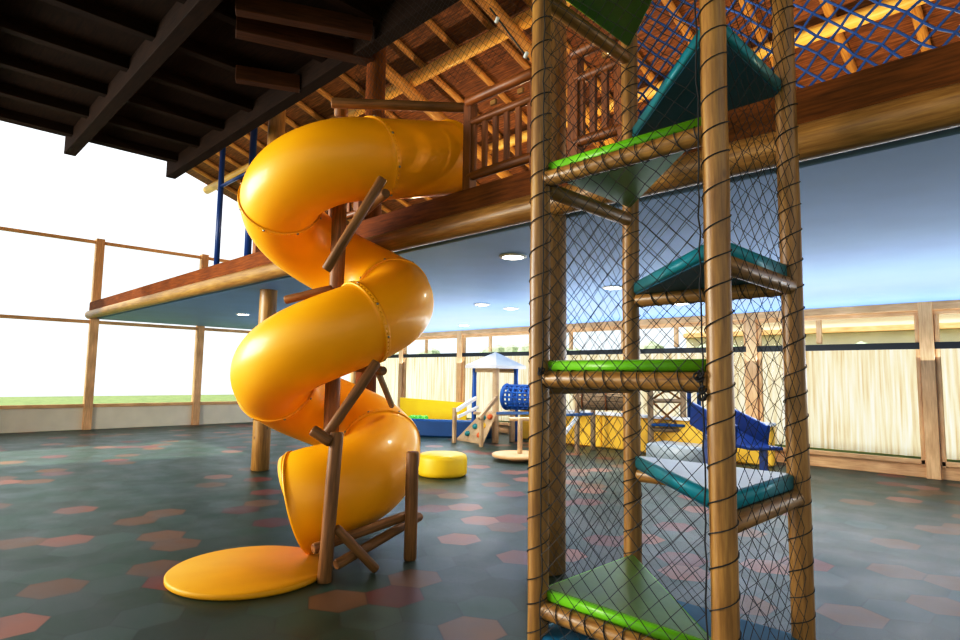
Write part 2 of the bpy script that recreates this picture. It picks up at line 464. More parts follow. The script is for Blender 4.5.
# upper dark deck over the left foreground
UZ = 5.5
ud = thing('upper_deck', 'dark timber platform overhead at the upper left, seen from below', 'deck', (-8.2, 1.2, UZ))
ud['kind'] = 'structure'
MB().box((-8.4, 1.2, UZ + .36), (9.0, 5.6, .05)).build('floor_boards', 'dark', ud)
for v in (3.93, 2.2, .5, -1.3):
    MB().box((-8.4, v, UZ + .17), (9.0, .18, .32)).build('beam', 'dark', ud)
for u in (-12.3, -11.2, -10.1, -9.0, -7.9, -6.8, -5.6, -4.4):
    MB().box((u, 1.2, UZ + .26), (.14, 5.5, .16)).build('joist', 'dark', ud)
for u, v in ((-9.3, 1.6), (-7.0, 2.2)):
    pass
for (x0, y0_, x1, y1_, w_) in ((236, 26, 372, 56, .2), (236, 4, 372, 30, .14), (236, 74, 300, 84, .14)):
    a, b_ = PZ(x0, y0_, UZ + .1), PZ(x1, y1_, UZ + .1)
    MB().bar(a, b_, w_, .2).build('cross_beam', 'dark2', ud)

# roof: thatch, rafters, purlins
TAN_ = .35
def roofz(v): return 7.62 + (7 - v) * TAN_
RV0, RV1 = .5, 13.6
struct('ceiling_thatch', MB().quad((FU0 - .6, RV1, roofz(RV1)), (FU1, RV1, roofz(RV1)), (FU1, RV0, roofz(RV0)), (FU0 - .6, RV0, roofz(RV0))), 'thatch')
struct('ceiling_thatch_near', MB().quad((FU0 - .6, RV0, roofz(RV0)), (FU1, RV0, roofz(RV0)), (FU1, -5.5, roofz(RV0) - 6 * TAN_), (FU0 - .6, -5.5, roofz(RV0) - 6 * TAN_)), 'thatch')
k = 0
u = -18.8
while u < 6.9:
    a, b_ = V3((u, RV0 + .1, roofz(RV0 + .1) - .07)), V3((u, RV1, roofz(RV1) - .07))
    o = MB().log(a, b_, .065, seg=10).build('roof_rafter', 'rafter'); tag(o, 'round rafter pole under the thatch, one of a parallel row', 'rafter', 'rafter poles under the thatch'); o['kind'] = 'structure'
    u += .92
for k, (v, r) in enumerate(((7.0, .125), (9.2, .11), (11.3, .11), (4.6, .12))):
    z = roofz(v) - .14 - r
    struct('trim_%d' % (4 + k), MB().log((FU0 - .4, v, z), (FU1, v, z), r, seg=14, wob=.03), 'purlin')
nR = V3((0, TAN_, 1)).normalized()
for k, (x, y) in enumerate(((407, 86), (511, 26))):
    d0 = nR.dot(V3((0, 7, roofz(7) - .42)))
    q = PN(x, y, nR, d0)
    zz = lambda v: roofz(v) - .48
    struct('trim_%d' % (8 + k), MB().log((q.x, 3.2, zz(3.2)), (q.x, 13.3, zz(13.3)), .11, seg=14), 'rafter')

# back window wall, V = 12.7
WV = 12.7
wb = MB()
wb.box((-6.0, WV + .06, .11), (26.0, .12, .22)); struct('baseboard_back', wb, 'frame')
posts = []
for x, y in ((402, 385), (461, 365)):
    posts.append(PV(x, y, WV).x)
step = posts[1] - posts[0]
us = [posts[0] + step * k for k in range(-7, 8) if FU0 < posts[0] + step * k < FU1]
for k, u in enumerate(us):
    struct('trim_%d' % (10 + k), MB().box((u, WV, SOF / 2), (.20, .20, SOF)), 'frame')
zbar = H + (377 - 354) / 600 * 16.6
edges = [FU0] + us + [FU1]
struct('trim_30', MB().box((-6.0, WV, SOF - .07), (26.0, .16, .14)), 'frame')
for k in range(len(edges) - 1):
    a, b_ = edges[k] + .1, edges[k + 1] - .1
    if b_ - a < .2: continue
    w = thing('window_%d' % (k + 1), None, None, ((a + b_) / 2, WV, .22)); w['kind'] = 'structure'
    fr = MB()
    for z in (.26, SOF - .18): fr.box(((a + b_) / 2, WV, z), (b_ - a, .08, .08))
    for uu in (a + .04, b_ - .04): fr.box((uu, WV, SOF / 2), (.06, .08, SOF - .4))
    uu = a + (b_ - a) * .42
    fr.box((uu, WV, (zbar + SOF) / 2), (.09, .07, SOF - zbar - .15))
    fr.build('window_frame', 'frame', w)
    MB().box(((a + b_) / 2, WV - .03, zbar), (b_ - a, .06, .115)).build('dark_transom', 'black', w)
    MB().box(((a + b_) / 2, WV + .02, (SOF + .2) / 2), (b_ - a - .06, .008, SOF - .5)).build('glass_pane', 'glass', w)
# wall strip above the soffit at the back
for k, u in enumerate([FU0 + .1] + us):
    struct('trim_%d' % (40 + k), MB().box((u, WV + .1, (3.4 + roofz(WV) - .35) / 2), (.18, .18, roofz(WV) - .35 - 3.4)), 'frame')
# left end wall: sill, posts, glass
struct('wall_left', MB().box((FU0 - .06, (FLV0 + 4 + WV) / 2, .3), (.12, WV - FLV0 - 4, .6)), 'plaster')
vv = [-1, 1.6, 4.1, 6.9, 9.8, 12.5]
for k, v in enumerate(vv):
    struct('trim_%d' % (60 + k), MB().box((FU0, v, 2.6), (.2, .2, 5.2)), 'frame')
for k in range(len(vv) - 1):
    w = thing('window_%d' % (30 + k), None, None, (FU0, (vv[k] + vv[k + 1]) / 2, .6)); w['kind'] = 'structure'
    fr = MB()
    for z in (.64, 2.9, 5.1): fr.box((FU0, (vv[k] + vv[k + 1]) / 2, z), (.08, vv[k + 1] - vv[k] - .2, .09))
    fr.build('window_frame', 'frame', w)
    MB().box((FU0 + .02, (vv[k] + vv[k + 1]) / 2, 2.85), (.008, vv[k + 1] - vv[k] - .2, 4.4)).build('glass_pane', 'glass', w)

# outside: bamboo screen, hedge and a cream building
tag(MB().box((-5, 16.2, 1.2), (40, .12, 2.4)).build('bamboo_screen', 'bamboo'), 'pale bamboo garden screen standing outside the back windows', 'fence')
hb = MB(); hr = random.Random(3)
for i in range(260):
    c = V3((hr.uniform(-24, 14), hr.uniform(17.3, 18.3), hr.uniform(.45, 2.45))); r = hr.uniform(.35, .6)
    hb.lathe(c - V3((0, 0, r)), [(.01, 0), (r * .7, r * .3), (r, r), (r * .7, r * 1.7), (.01, r * 2)], 8, smooth=False)
tag(hb.build('hedge', 'leaf'), 'pale green hedge growing outside beyond the bamboo screen', 'hedge', kind='stuff')
hs = thing('garden_building', 'cream building with orange trim outside behind the hedge', 'building', (-2, 22, 0))
MB().box((-2, 22, 2.2), (16, 3, 4.4)).build('wall', 'plaster', hs)
MB().box((-2, 20.4, 3.15), (16, .2, .16)).build('trim_band', 'frame', hs)
MB().box((-2, 21.9, 4.5), (17, 3.8, .25)).build('roof', 'frame', hs)

# downlights in the low ceiling
DL = []
def downlight(x, y, label):
    q = PZ(x, y, SOF); DL.append(q)
    t = thing('ceiling_downlight', label, 'ceiling light', (q.x, q.y, SOF - .022), 'downlights in the blue ceiling')
    MB().lathe((q.x, q.y, SOF - .022), [(.118, .004), (.15, 0), (.16, .01), (.16, .024), (.118, .024)], 28).build('trim_ring', 'white', t)
    MB().lathe((q.x, q.y, SOF - .016), [(.001, -.012), (.09, -.010), (.122, -.002), (.122, .016)], 28).build('diffuser', 'lamp', t)
for x, y, l in ((513, 256, 'largest round ceiling downlight, just left of the netted tower'),
                (482, 304, 'small round ceiling downlight between the slide and the netted tower'),
                (511, 308, 'faint round ceiling downlight close left of the front tower post, far back'),
                (613, 287, 'round ceiling downlight seen through the net left of the back tower post'),
                (681, 303, 'round ceiling downlight seen through the net under the teal platform'),
                (464, 325, 'tiny ceiling downlight near the back windows beside the slide'),
                (243, 314, 'round ceiling downlight at the left edge beyond the slide column')):
    downlight(x, y, l)

# ================================================================== TUBE SLIDE
SC = V3((-5.28, 3.24, 0)); SR = .585
def zphi(d):                     # d = degrees turned from the entry
    tab = [(0, 3.68), (45, 3.56), (135, 3.20), (225, 2.75), (315, 2.30), (405, 1.91), (495, 1.50), (585, 1.10), (675, .77), (725, .65), (765, .515), (800, .37)]
    for (a, za), (b_, zb) in zip(tab, tab[1:]):
        if d <= b_: return za + (zb - za) * (d - a) / (b_ - a)
    return tab[-1][1]
def smz(d): return sum(zphi(min(790, max(0, d + o))) for o in (-40, -20, 0, 20, 40)) / 5
path = []
for i in range(9):
    t = i / 8
    path.append((V3((SC.x + SR, 4.2 + (SC.y - 4.2) * t, 3.93 + (3.655 - 3.93) * t)), .385, -100 + 100 * t))
for d in range(5, 771, 5):
    a = -math.radians(d); R = SR * (1.0 - .17 * max(0, min(1, (d - 600) / 60)) + .17 * max(0, (d - 690) / 80))
    rr = .385 + .05 * max(0, min(1, (d - 680) / 85))
    path.append((SC + V3((R * math.cos(a), R * math.sin(a), smz(d))), rr, d))
last, prev = path[-1][0], path[-2][0]
tn = (last - prev).normalized()
for i in (1, 2): path.append((last + tn * .04 * i + V3((0, 0, -.006 * i)), .435, 770 + i))
sl = thing('tube_slide', 'big yellow plastic spiral tube slide winding round a wooden pole', 'slide', (SC.x, SC.y, 0))
cuts = [-100, 0, 110, 285, 365, 495, 645, 800]
for a, b_ in zip(cuts, cuts[1:]):
    seg = [q for q in path if a <= q[2] <= b_]
    idx = [i for i, q in enumerate(path) if a <= q[2] <= b_]
    if idx[-1] + 1 < len(path): seg = seg + [path[idx[-1] + 1]]
    pts = [q[0] for q in seg]; rad = [q[1] for q in seg]
    # moulded flange at both ends of every section
    def fl_ins(p0, p1, r_):
        d = (p1 - p0).normalized()
        return [(p0, r_ + .017), (p0 + d * .003, r_ + .019), (p0 + d * .034, r_ + .019), (p0 + d * .042, r_ + .002)]
    st = fl_ins(pts[0], pts[1], rad[0]); en = fl_ins(pts[-1], pts[-2], rad[-1])[::-1]
    if b_ == 800: en = [(pts[-1] - tn * .03, rad[-1]), (pts[-1] - tn * .02, rad[-1] + .018), (pts[-1], rad[-1] + .018)]
    mid = [(q, r_) for q, r_ in zip(pts, rad) if (q - pts[0]).length > .05 and (q - pts[-1]).length > .05]
    al = st + mid + en
    o = MB().sweep([q[0] for q in al], [q[1] for q in al], 56, caps=False).build('tube_section', 'yellow', sl)
    so = o.modifiers.new('wall', 'SOLIDIFY'); so.thickness = .014; so.offset = -1
        # bolts around the flange
    d = (pts[1] - pts[0]).normalized(); ref = V3((0, 0, 1)); nx = (ref - d * ref.dot(d)).normalized(); ny = d.cross(nx)
    if a > -100:
        for k in range(8):
            t = 2 * PI * (k + .5) / 8; dr = nx * math.cos(t) + ny * math.sin(t)
            MB().lathe(pts[0] + d * .02 + dr * (rad[0] + .018), [(.012, 0), (.012, .006), (.006, .010)], 8, dr).build('bolt', 'steel', o)
# pole and log props of the slide
def P_log(p0, p1, r, name, mat='logdark', r2=None):
    return MB().log(p0, p1, r, r2, 14).build(name, mat, sl)
pb = P(336, 300, 6.0)
P_log((pb.x, pb.y, 0), (pb.x, pb.y, 3.55), .075, 'center_pole')
P_log(P(324, 583, 4.62) * 1, P(337, 432, 4.86), .055, 'leg')
pl = PZ(410, 560); P_log((pl.x, pl.y, 0), (pl.x + .0, pl.y, P(412, 453, 5.2).z), .055, 'leg')
P_log(P(313, 549, 4.74), P(414, 513, 5.35), .042, 'stretcher')
P_log(P(336, 565, 4.72), P(420, 516, 5.55), .042, 'stretcher')
pf = PZ(376, 572); P_log(P(336, 528, 4.72), (pf.x, pf.y, .02), .038, 'brace')
P_log(P(323, 440, 4.95), P(377, 362, 5.18), .044, 'brace')
P_log(P(312, 430, 4.8), P(331, 442, 4.8), .046, 'cross_log')
P_log(P(346, 366, 5.9), P(384, 371, 5.5), .042, 'cross_log')
P_log(P(378, 372, 5.6), P(392, 406, 6.0), .03, 'strut', 'grey')
P_log(P(326, 270, 5.1), P(383, 178, 5.1), .042, 'brace')
P_log(P(386, 193, 5.25), P(362, 214, 5.9), .042, 'cross_log')
P_log(P(285, 300, 5.9), P(332, 289, 5.9), .042, 'cross_log')
P_log(P(331, 103, 5.9), P(470, 108, 6.25), .05, 'entry_log')
P_log(P(341, 117, 6.2), P(341, 98, 6.15), .07, 'entry_stub')
# landing mat
pd = PZ(250, 573)
lm = MB().lathe((pd.x, pd.y, 0), [(.60, 0), (.615, .012), (.615, .038), (.60, .05), (.001, .052)], 72)
tag(lm.build('landing_mat', 'yellowdisc'), 'flat round yellow landing mat on the floor at the slide exit', 'mat')

# ================================================================== NETTED TOWER
L = V3((-2.163, 2.644, 0)); SIDE = 1.03; SV = .985
R_, C_, D_ = L + V3((SIDE, 0, 0)), L + V3((0, SV, 0)), L + V3((SIDE, SV, 0))
tw = thing('climbing_tower', 'tall log climbing tower wrapped in black net with triangular platforms', 'climbing tower', tuple((L + D_) / 2))
TOPZ = 5.0
for q, nm in ((L, 'post'), (R_, 'post'), (C_, 'post'), (D_, 'post')):
    MB().log(q, q + V3((0, 0, TOPZ)), .058, .056, 20, .05).build(nm, 'log', tw)
br = .046
def beam(a, b_, z):
    d = (b_ - a).normalized()
    return MB().log(a + d * .045 + V3((0, 0, z)), b_ - d * .045 + V3((0, 0, z)), br, None, 16, .04).build('beam', 'log', tw)
def tri(a, b_, c, z, th, names, mats, big=False):
    """padded triangular platform: coloured rim cushion with a sheet below and on top"""
    cen = (a + b_ + c) / 3
    poly = [a, b_, c]
    if (b_ - a).cross(c - a).z < 0: poly = [a, c, b_]
    o = MB().prism([(q.x, q.y) for q in [cen + (q - cen) * .985 for q in poly]], z, z + th, .013).build('platform', mats[0], tw)
    MB().prism([(q.x, q.y) for q in [cen + (q - cen) * .91 for q in poly]], z + th - .004, z + th + .004).build('top_sheet', mats[1], o)
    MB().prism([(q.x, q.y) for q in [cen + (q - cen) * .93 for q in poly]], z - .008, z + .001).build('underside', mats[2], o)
    return o
GZ = [.35, 1.588, 2.735, 3.90]
for z in GZ:
    beam(L, R_, z); beam(L, C_, z - .04)
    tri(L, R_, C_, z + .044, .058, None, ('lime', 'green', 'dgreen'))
TZ = [.965, 2.13, 3.29]
for z in TZ:
    if z < 3: beam(C_, D_, z); beam(R_, D_, z)
    tri(C_, R_, D_, z + (.045 if z < 3 else -.02), .078, None, ('teal', 'foam_glare', 'dteal'))  # pale top sheet: glare painted over the teal
# base cushion inside the tower
ins = -.03
MB().prism([(L.x + ins, L.y + ins), (R_.x - ins, R_.y + ins), (D_.x - ins, D_.y - ins), (C_.x + ins, C_.y - ins)], .0, .23, .03).build('base_cushion', 'teal2', tw)
g_ = .062
net(L + V3((g_, -.052, .12)), V3((1, 0, 0)), V3((0, 0, 1)), SIDE - 2 * g_, TOPZ - .2, .106, .0020).build('net_panel', 'rope', tw)
net(L + V3((-.045, g_, .12)), V3((0, 1, 0)), V3((0, 0, 1)), SV - 2 * g_, TOPZ - .2, .105, .0018).build('net_panel', 'rope', tw)
net(C_ + V3((g_, .045, .12)), V3((1, 0, 0)), V3((0, 0, 1)), SIDE - 2 * g_, TOPZ - .2, .128, .0018).build('net_panel', 'rope', tw)
net(R_ + V3((.045, g_, .12)), V3((0, 1, 0)), V3((0, 0, 1)), SV - 2 * g_, TOPZ - .2, .128, .0018).build('net_panel', 'rope', tw)
off = .052
for q, ph in ((L, 0), (R_, 1.2), (C_, 2.4), (D_, 3.0)):
    helix_rope(q + V3((0, 0, .15)), q + V3((0, 0, TOPZ - .1)), .0615, .15, .0029, ph).build('rope_lashing', 'rope', tw)
for z in GZ:
    helix_rope(L + V3((.06, 0, z)), R_ + V3((-.06, 0, z)), br + .005, .10, .0028, .5).build('rope_lashing', 'rope', tw)
for z in TZ[1:2]:
    helix_rope(C_ + V3((.06, 0, z)), D_ + V3((-.06, 0, z)), br + .004, .12, .003, .5).build('rope_lashing', 'rope', tw)
# knotted border rope beside the right post
pts = [R_ + V3((-.057 + random.uniform(-.006, .006), -off, .1 + .08 * k)) for k in range(60)]
MB().sweep(pts, .0038, 5).build('border_rope', 'rope', tw)
pts = [L + V3((.064 + random.uniform(-.008, .008), -off, .1 + .08 * k)) for k in range(60)]
MB().sweep(pts, .0034, 5).build('border_rope', 'rope', tw)
for z, q in ((GZ[1] + .03, L + V3((.055, -.05, 0))), (GZ[1] - .05, R_ + V3((-.065, -.05, 0))), (GZ[1] + .03, R_ + V3((-.065, -.05, 0)))):
    kb = MB()
    for i in range(3):
        c = q + V3((random.uniform(-.012, .012), -.01, z + random.uniform(-.02, .02)))
        kb.sweep([c + V3((.016 * math.cos(t * .7 + i), .01 * math.sin(t * .9), .016 * math.sin(t * .7 + i))) for t in range(9)], .005, 5)
    kb.build('rope_knot', 'rope', tw)

# ================================================================== MEZZANINE RAILING
DZ = 3.41
def railing(u0, u1, label):
    t = thing('deck_railing', label, 'railing', ((u0 + u1) / 2, FV + .02, DZ))
    z1, z2, z0 = 4.33, 4.12, 3.57
    MB().log((u0, FV - .02, z1), (u1, FV - .02, z1), .05, seg=12).build('top_rail', 'rail', t)
    MB().log((u0, FV + .02, z2), (u1, FV + .02, z2), .042, seg=12).build('middle_rail', 'rail', t)
    MB().log((u0, FV + .02, z0), (u1, FV + .02, z0), .045, seg=12).build('bottom_rail', 'rail', t)
    n = int((u1 - u0) / .155)
    for i in range(n + 1):
        u = u0 + .07 + (u1 - u0 - .14) * i / n
        MB().box((u, FV + .02, (z0 + z2) / 2), (.062, .035, z2 - z0 - .02)).build('baluster', 'rail', t)
    for u in (u0 + .0, u1 - .0):
        MB().box((u, FV + .03, (DZ + z1) / 2), (.11, .10, z1 - DZ)).build('post', 'rail', t)
    n = int((u1 - u0) / .3)
    for i in range(1, n + 1):
        u = u0 + (u1 - u0) * i / (n + .5)
        MB().box((u, FV, (z1 + z2) / 2), (.075, .03, .05)).build('block', 'log', t)
    return t
railing(-4.21, -3.34, 'brown log railing on the deck between the yellow slide and the netted tower')
railing(-2.92, PV(624, 80, FV).x, 'brown log railing on the deck behind the netted tower')
railing(-8.95, -6.15, 'brown log railing on the deck left of the yellow slide')
# fine black safety net above the railing
z0, z1 = 4.43, 7.8
sn = thing('safety_net', 'fine black safety net hung above the deck railing under the roof', 'net', (-4.6, FV - .2, z0))
net((-6.0, FV - .2, z0), (1, 0, 0), (0, 0, 1), 2.86, z1 - z0, .085, .0016, .002).build('net_mesh', 'rope', sn)
MB().sweep([PV(490, 8, FV - .2), PV(508, 32, FV - .2), PV(529, 60, FV - .2)], .008, 6).build('edge_cable', 'black', sn)
for x, y in ((497, 20), (526, 55)):
    q = PV(x, y, FV - .22)
    MB().lathe(q, [(.001, -.03), (.018, -.025), (.018, .025), (.001, .03)], 10, V3((.5, 0, .8))).build('clip', 'white', sn)
# blue climbing net on the deck
bn = thing('blue_climbing_net', 'blue rope net stretched over the deck, seen behind the netted tower', 'net', (-1.2, 5.4, DZ))
nu = PV(634, 60, 4.75).x
net((nu, 4.75, 3.6), (1, 0, 0), (0, 0, 1), 2.4, 2.6, .16, .010, .012, 5).build('net_mesh', 'bluerope', bn)
for q in (nu - .04, nu + 2.44): MB().log((q, 4.75, DZ), (q, 4.75, 6.3), .05).build('post', 'rail', bn)
MB().log((nu - .06, 4.75, 6.25), (nu + 2.46, 4.75, 6.25), .045).build('top_rail', 'rail', bn)
# blue tubular frame by the left column
q = PV(253, 150, 5.2); zr = PV(245, 174, 5.2).z
bf = thing('blue_net_frame', 'blue post and net on the deck at the far left edge', 'play frame', (q.x, 5.2, DZ))
MB().sweep([(q.x, 5.2, DZ), (q.x, 5.2, 7.0)], .07, 12).build('post', 'navy', bf)
MB().sweep([(q.x - 1.6, 5.2, DZ), (q.x - 1.6, 5.2, 7.0)], .06, 12).build('post', 'navy', bf)
MB().sweep([(q.x - 1.6, 5.2, zr), (q.x, 5.2, zr)], .04, 10).build('rail', 'navy', bf)
MB().sweep([(q.x - 1.6, 5.2, 6.9), (q.x, 5.2, 6.9)], .05, 10).build('rail', 'navy', bf)

# ================================================================== PLAY AREA AT THE BACK
# yellow pouf
q = PZ(442, 475); pq = MB()
pq.lathe((q.x, q.y, 0), [(.36, 0), (.395, .03), (.40, .08), (.40, .27), (.385, .32), (.34, .345), (.001, .35)], 48)
tag(pq.build('pouf', 'yellowpad'), 'round yellow foam pouf on the floor right of the slide', 'pouf')
# ball pit
a, b_ = PZ(400, 436), PZ(486, 439)
bpit = thing('ball_pit', 'ball pit with a blue padded front wall and slanting yellow back wall', 'ball pit', tuple((a + b_) / 2))
dr = (b_ - a); dr.z = 0; dn = dr.normalized(); nv = V3((-dn.y, dn.x, 0))
MB().bar(a + nv * .1 + V3((0, 0, .225)), b_ + nv * .1 + V3((0, 0, .225)), .20, .45, .04).build('front_wall', 'bluepad', bpit)
MB().bar(a + nv * .1 + V3((0, 0, .225)), a + nv * 1.5 + V3((0, 0, .225)), .2, .45, .04).build('side_wall', 'bluepad', bpit)
MB().bar(b_ + nv * .1 + V3((0, 0, .225)), b_ + nv * 1.5 + V3((0, 0, .225)), .2, .45, .04).build('side_wall', 'bluepad', bpit)
MB().bar(a + nv * .15 + V3((0, 0, .34)) + nv * .65, b_ + nv * .8 + V3((0, 0, .34)), 1.25, .04, .01).build('inner_mat', 'white', bpit)
Zb = 17.4
mb = MB(); pts = [P(400, 419, Zb), P(466, 420, Zb), P(466, 403, Zb), P(400, 397.5, Zb)]
pts[0].z = pts[1].z = .0
th = nv * .12
i0 = len(mb.v); mb.v += pts + [q_ + th for q_ in pts]
for f in ((0, 1, 2, 3), (7, 6, 5, 4), (0, 4, 5, 1), (1, 5, 6, 2), (2, 6, 7, 3), (3, 7, 4, 0)): mb.face([i0 + k for k in f], [(0, 0)] * 4)
mb.build('back_wall', 'yellowpad', bpit)
hr = random.Random(5)
for i in range(9):
    q = a + dn * (.18 + .165 * (i % 3)) + nv * (.30 + .165 * (i // 3))
    o = MB().lathe((q.x, q.y, .362), [(.002, 0), (.05, .02), (.08, .08), (.05, .14), (.002, .16)], 14).build('play_ball', 'greenball')
    tag(o, 'green plastic ball in the heap at the left end of the ball pit', 'ball', 'green balls in the ball pit')
# playhouse with hipped roof, ramp and handrails
ZP = 13.7
e = PZ(495, 443)
ph = thing('playhouse', 'small playhouse with pale hipped roof, blue posts and climbing ramp', 'playhouse', tuple(e))
wu = V3((1, 0, 0)); wv = V3((0, 1, 0))
W = .74; c4 = [e, e + wv * W, e - wu * W, e - wu * W + wv * W]
ez = P(495, 368, 14.1).z
cen = e + (wv - wu) * W / 2
for k, q in enumerate(c4):
    MB().log((q.x, q.y, 0), (q.x, q.y, ez + .05), .085 if k == 0 else .06, None, 12).build('post', 'pale' if k == 0 else 'blue', ph)
MB().box((cen.x, cen.y, .68), (W + .1, W + .1, .07)).build('deck', 'pale', ph)
mb = MB(); hw = W / 2 + .17; i0 = 0
mb.v += [V3((cen.x + sx * hw, cen.y + sy * hw, ez)) for sx, sy in ((-1, -1), (1, -1), (1, 1), (-1, 1))]
mb.v += [V3((cen.x + sx * hw, cen.y + sy * hw, ez + .07)) for sx, sy in ((-1, -1), (1, -1), (1, 1), (-1, 1))]
mb.v.append(V3((cen.x, cen.y, ez + .42)))
mb.face([3, 2, 1, 0], [(0, 0)] * 4)
for k in range(4):
    l = (k + 1) % 4
    mb.face([k, l, 4 + l, 4 + k], [(0, 0)] * 4); mb.face([4 + k, 4 + l, 8], [(0, 0)] * 3)
mb.build('hipped_roof', 'rooftile', ph)
for sg in (0, 1):
    MB().box((cen.x, cen.y + (sg - .5) * W, ez - .05), (W, .05, .10)).build('eave_beam', 'pale', ph)
b0, b1 = PZ(457, 440), PZ(483, 444.5)
t0, t1 = P(482, 412, 14.5), P(497, 412, 14.15)
mb = MB(); thk = V3((0, 0, -.05))
mb.v += [b0 + V3((0, 0, .05)), b1 + V3((0, 0, .05)), t1, t0]; mb.v += [q + thk for q in mb.v[:4]]
for f in ((0, 1, 2, 3), (7, 6, 5, 4), (0, 4, 5, 1), (1, 5, 6, 2), (2, 6, 7, 3), (3, 7, 4, 0)): mb.face(list(f), [(0, 0), (.6, 0), (.6, 1), (0, 1)])
ramp_o = mb.build('climbing_ramp', 'pale', ph)
for (s_, t_, mt) in ((.25, .2, 'tealhold'), (.75, .2, 'redhold'), (.35, .45, 'tealhold'), (.7, .5, 'yelhold'), (.45, .75, 'tealhold'), (.78, .78, 'redhold')):
    q = (b0.lerp(b1, s_)).lerp(t0.lerp(t1, s_), t_) + V3((0, 0, .045))
    MB().lathe(q, [(.075, -.02), (.075, .02), (.04, .06), (.002, .065)], 10, V3((.3, -.5, .9))).build('climbing_hold', mt, ramp_o)
for (p0, p1, Zc, zc2) in (((454, 443), (458, 408), 13.9, 0), ((481, 447), (481, 417), 13.5, 0)):
    q0 = PZ(*p0); zt = P(p1[0], p1[1], (q0 - EYE).dot(fw)).z
    MB().bar(q0, (q0.x, q0.y, zt), .08, .08).build('handrail_post', 'pale', ph)
MB().bar(P(457, 410, 13.9), P(476, 398, 14.8), .06, .09).build('handrail', 'white', ph)
MB().bar(P(458, 417, 13.9), P(478, 407, 14.8), .05, .07).build('handrail', 'white', ph)
MB().bar(P(479, 419, 13.5), P(497, 397, 14.1), .06, .09).build('handrail', 'pale', ph)
# blue lattice tunnel bridging from the playhouse
tA, tB = P(507, 397, 13.9), P(548, 398, 13.4)
tn_ = thing('tunnel_bridge', 'blue lattice crawl tunnel beside the playhouse, half behind the tower post', 'crawl tunnel', (tA.x, tA.y, 0))
d = (tB - tA); d.z = 0; d.normalize(); tA.z = tB.z = P(515, 397, 13.8).z
n1 = V3((0, 0, 1)); n2 = d.cross(n1); Lt = (tB - tA).length; Rt = .265
mb = MB(); NK = 16
for i in range(int(Lt / .13) + 1):
    c = tA + d * (i * .13)
    mb.sweep([c + (n1 * math.cos(2 * PI * k / 20) + n2 * math.sin(2 * PI * k / 20)) * Rt for k in range(20)], .028 if i else .05, 6, closed=True)
for k in range(NK):
    v_ = (n1 * math.cos(2 * PI * k / NK) + n2 * math.sin(2 * PI * k / NK)) * Rt
    mb.sweep([tA + v_, tB + v_], .026, 6)
mb.build('lattice_tube', 'blue', tn_)
for x, y in ((512, 441), (541, 446)):
    q = PZ(x, y + 1); MB().log((q.x, q.y, 0), (q.x, q.y, tA.z - Rt + .02), .07).build('support_post', 'pale', tn_)
MB().bar(P(500, 413, 13.9), P(546, 413, 13.3), .36, .06).build('deck_strip', 'bluepad', tn_)
# merry-go-round disc with grab post
q = PZ(519, 460)
mg = thing('spinning_disc', 'round tan wooden spinning disc with a grab post left of the tower', 'spinning disc', (q.x, q.y, 0))
MB().lathe((q.x, q.y, .0), [(.2, 0), (.2, .06), (.50, .06), (.52, .075), (.52, .11), (.50, .125), (.001, .125)], 40).build('disc', 'frame', mg)
MB().log((q.x + .02, q.y, .12), (q.x + .02, q.y, .80), .05).build('grab_post', 'pale', mg)
MB().log((q.x - .14, q.y - .14, .78), (q.x + .18, q.y + .18, .78), .04).build('grab_bar', 'pale', mg)

# amber padded low wall along the back
pa, pb_ = PZ(498, 441), PZ(716, 455)
lw = thing('padded_wall', 'long low amber-yellow padded wall at the back of the play area', 'low wall', tuple((pa + pb_) / 2))
n = 5
for i in range(n):
    u0_, u1_ = pa.x + (pb_.x + 1.5 - pa.x) * i / n, pa.x + (pb_.x + 1.5 - pa.x) * (i + 1) / n
    MB().box(((u0_ + u1_) / 2, 11.9, .38), (u1_ - u0_ - .015, .16, .74), bev=.03).build('wall_pad', 'padwall', lw)
MB().box(((pa.x + pb_.x + 1.5) / 2, 11.9, .78), (pb_.x + 1.5 - pa.x, .26, .06)).build('cap_board', 'white', lw)
# wooden barrel tunnel
bA, bB = P(580, 399, 12.5), P(634, 399, 12.2)
d = (bB - bA); d.z = 0; d.normalize(); bA.z = bB.z = P(610, 399.5, 10.8).z
bl = thing('barrel_tunnel', 'brown wooden barrel tunnel on posts seen through the tower net', 'crawl tunnel', (bA.x, bA.y, 0))
n1 = V3((0, 0, 1)); n2 = d.cross(n1); Rb = .26
for k in range(18):
    t = 2 * PI * k / 18; v_ = n1 * math.cos(t) + n2 * math.sin(t)
    MB().bar(bA + v_ * Rb, bB + v_ * Rb, .072, .03, .006, v_).build('stave', 'grey', bl)
for tt in (.06, .5, .94):
    c = bA.lerp(bB, tt)
    MB().sweep([c + (n1 * math.cos(2 * PI * k / 24) + n2 * math.sin(2 * PI * k / 24)) * (Rb + .022) for k in range(24)], .018, 6, closed=True).build('hoop', 'rail', bl)
for x, y0_ in ((577, 454), (593, 450), (632, 455)):
    q = PZ(x, y0_); zt = 2.0 if x == 577 else bA.z - Rb
    MB().log((q.x, q.y, 0), (q.x, q.y, zt if x != 577 else P(577, 380, 12).z), .055).build('support_post', 'grey', bl)
MB().bar(P(558, 415, 11.9), P(592, 414, 11.6), .25, .05).build('step_board', 'bluepad', bl)
MB().bar(P(560, 440, 11.4), P(577, 417, 11.6), .06, .06).build('handrail', 'white', bl)
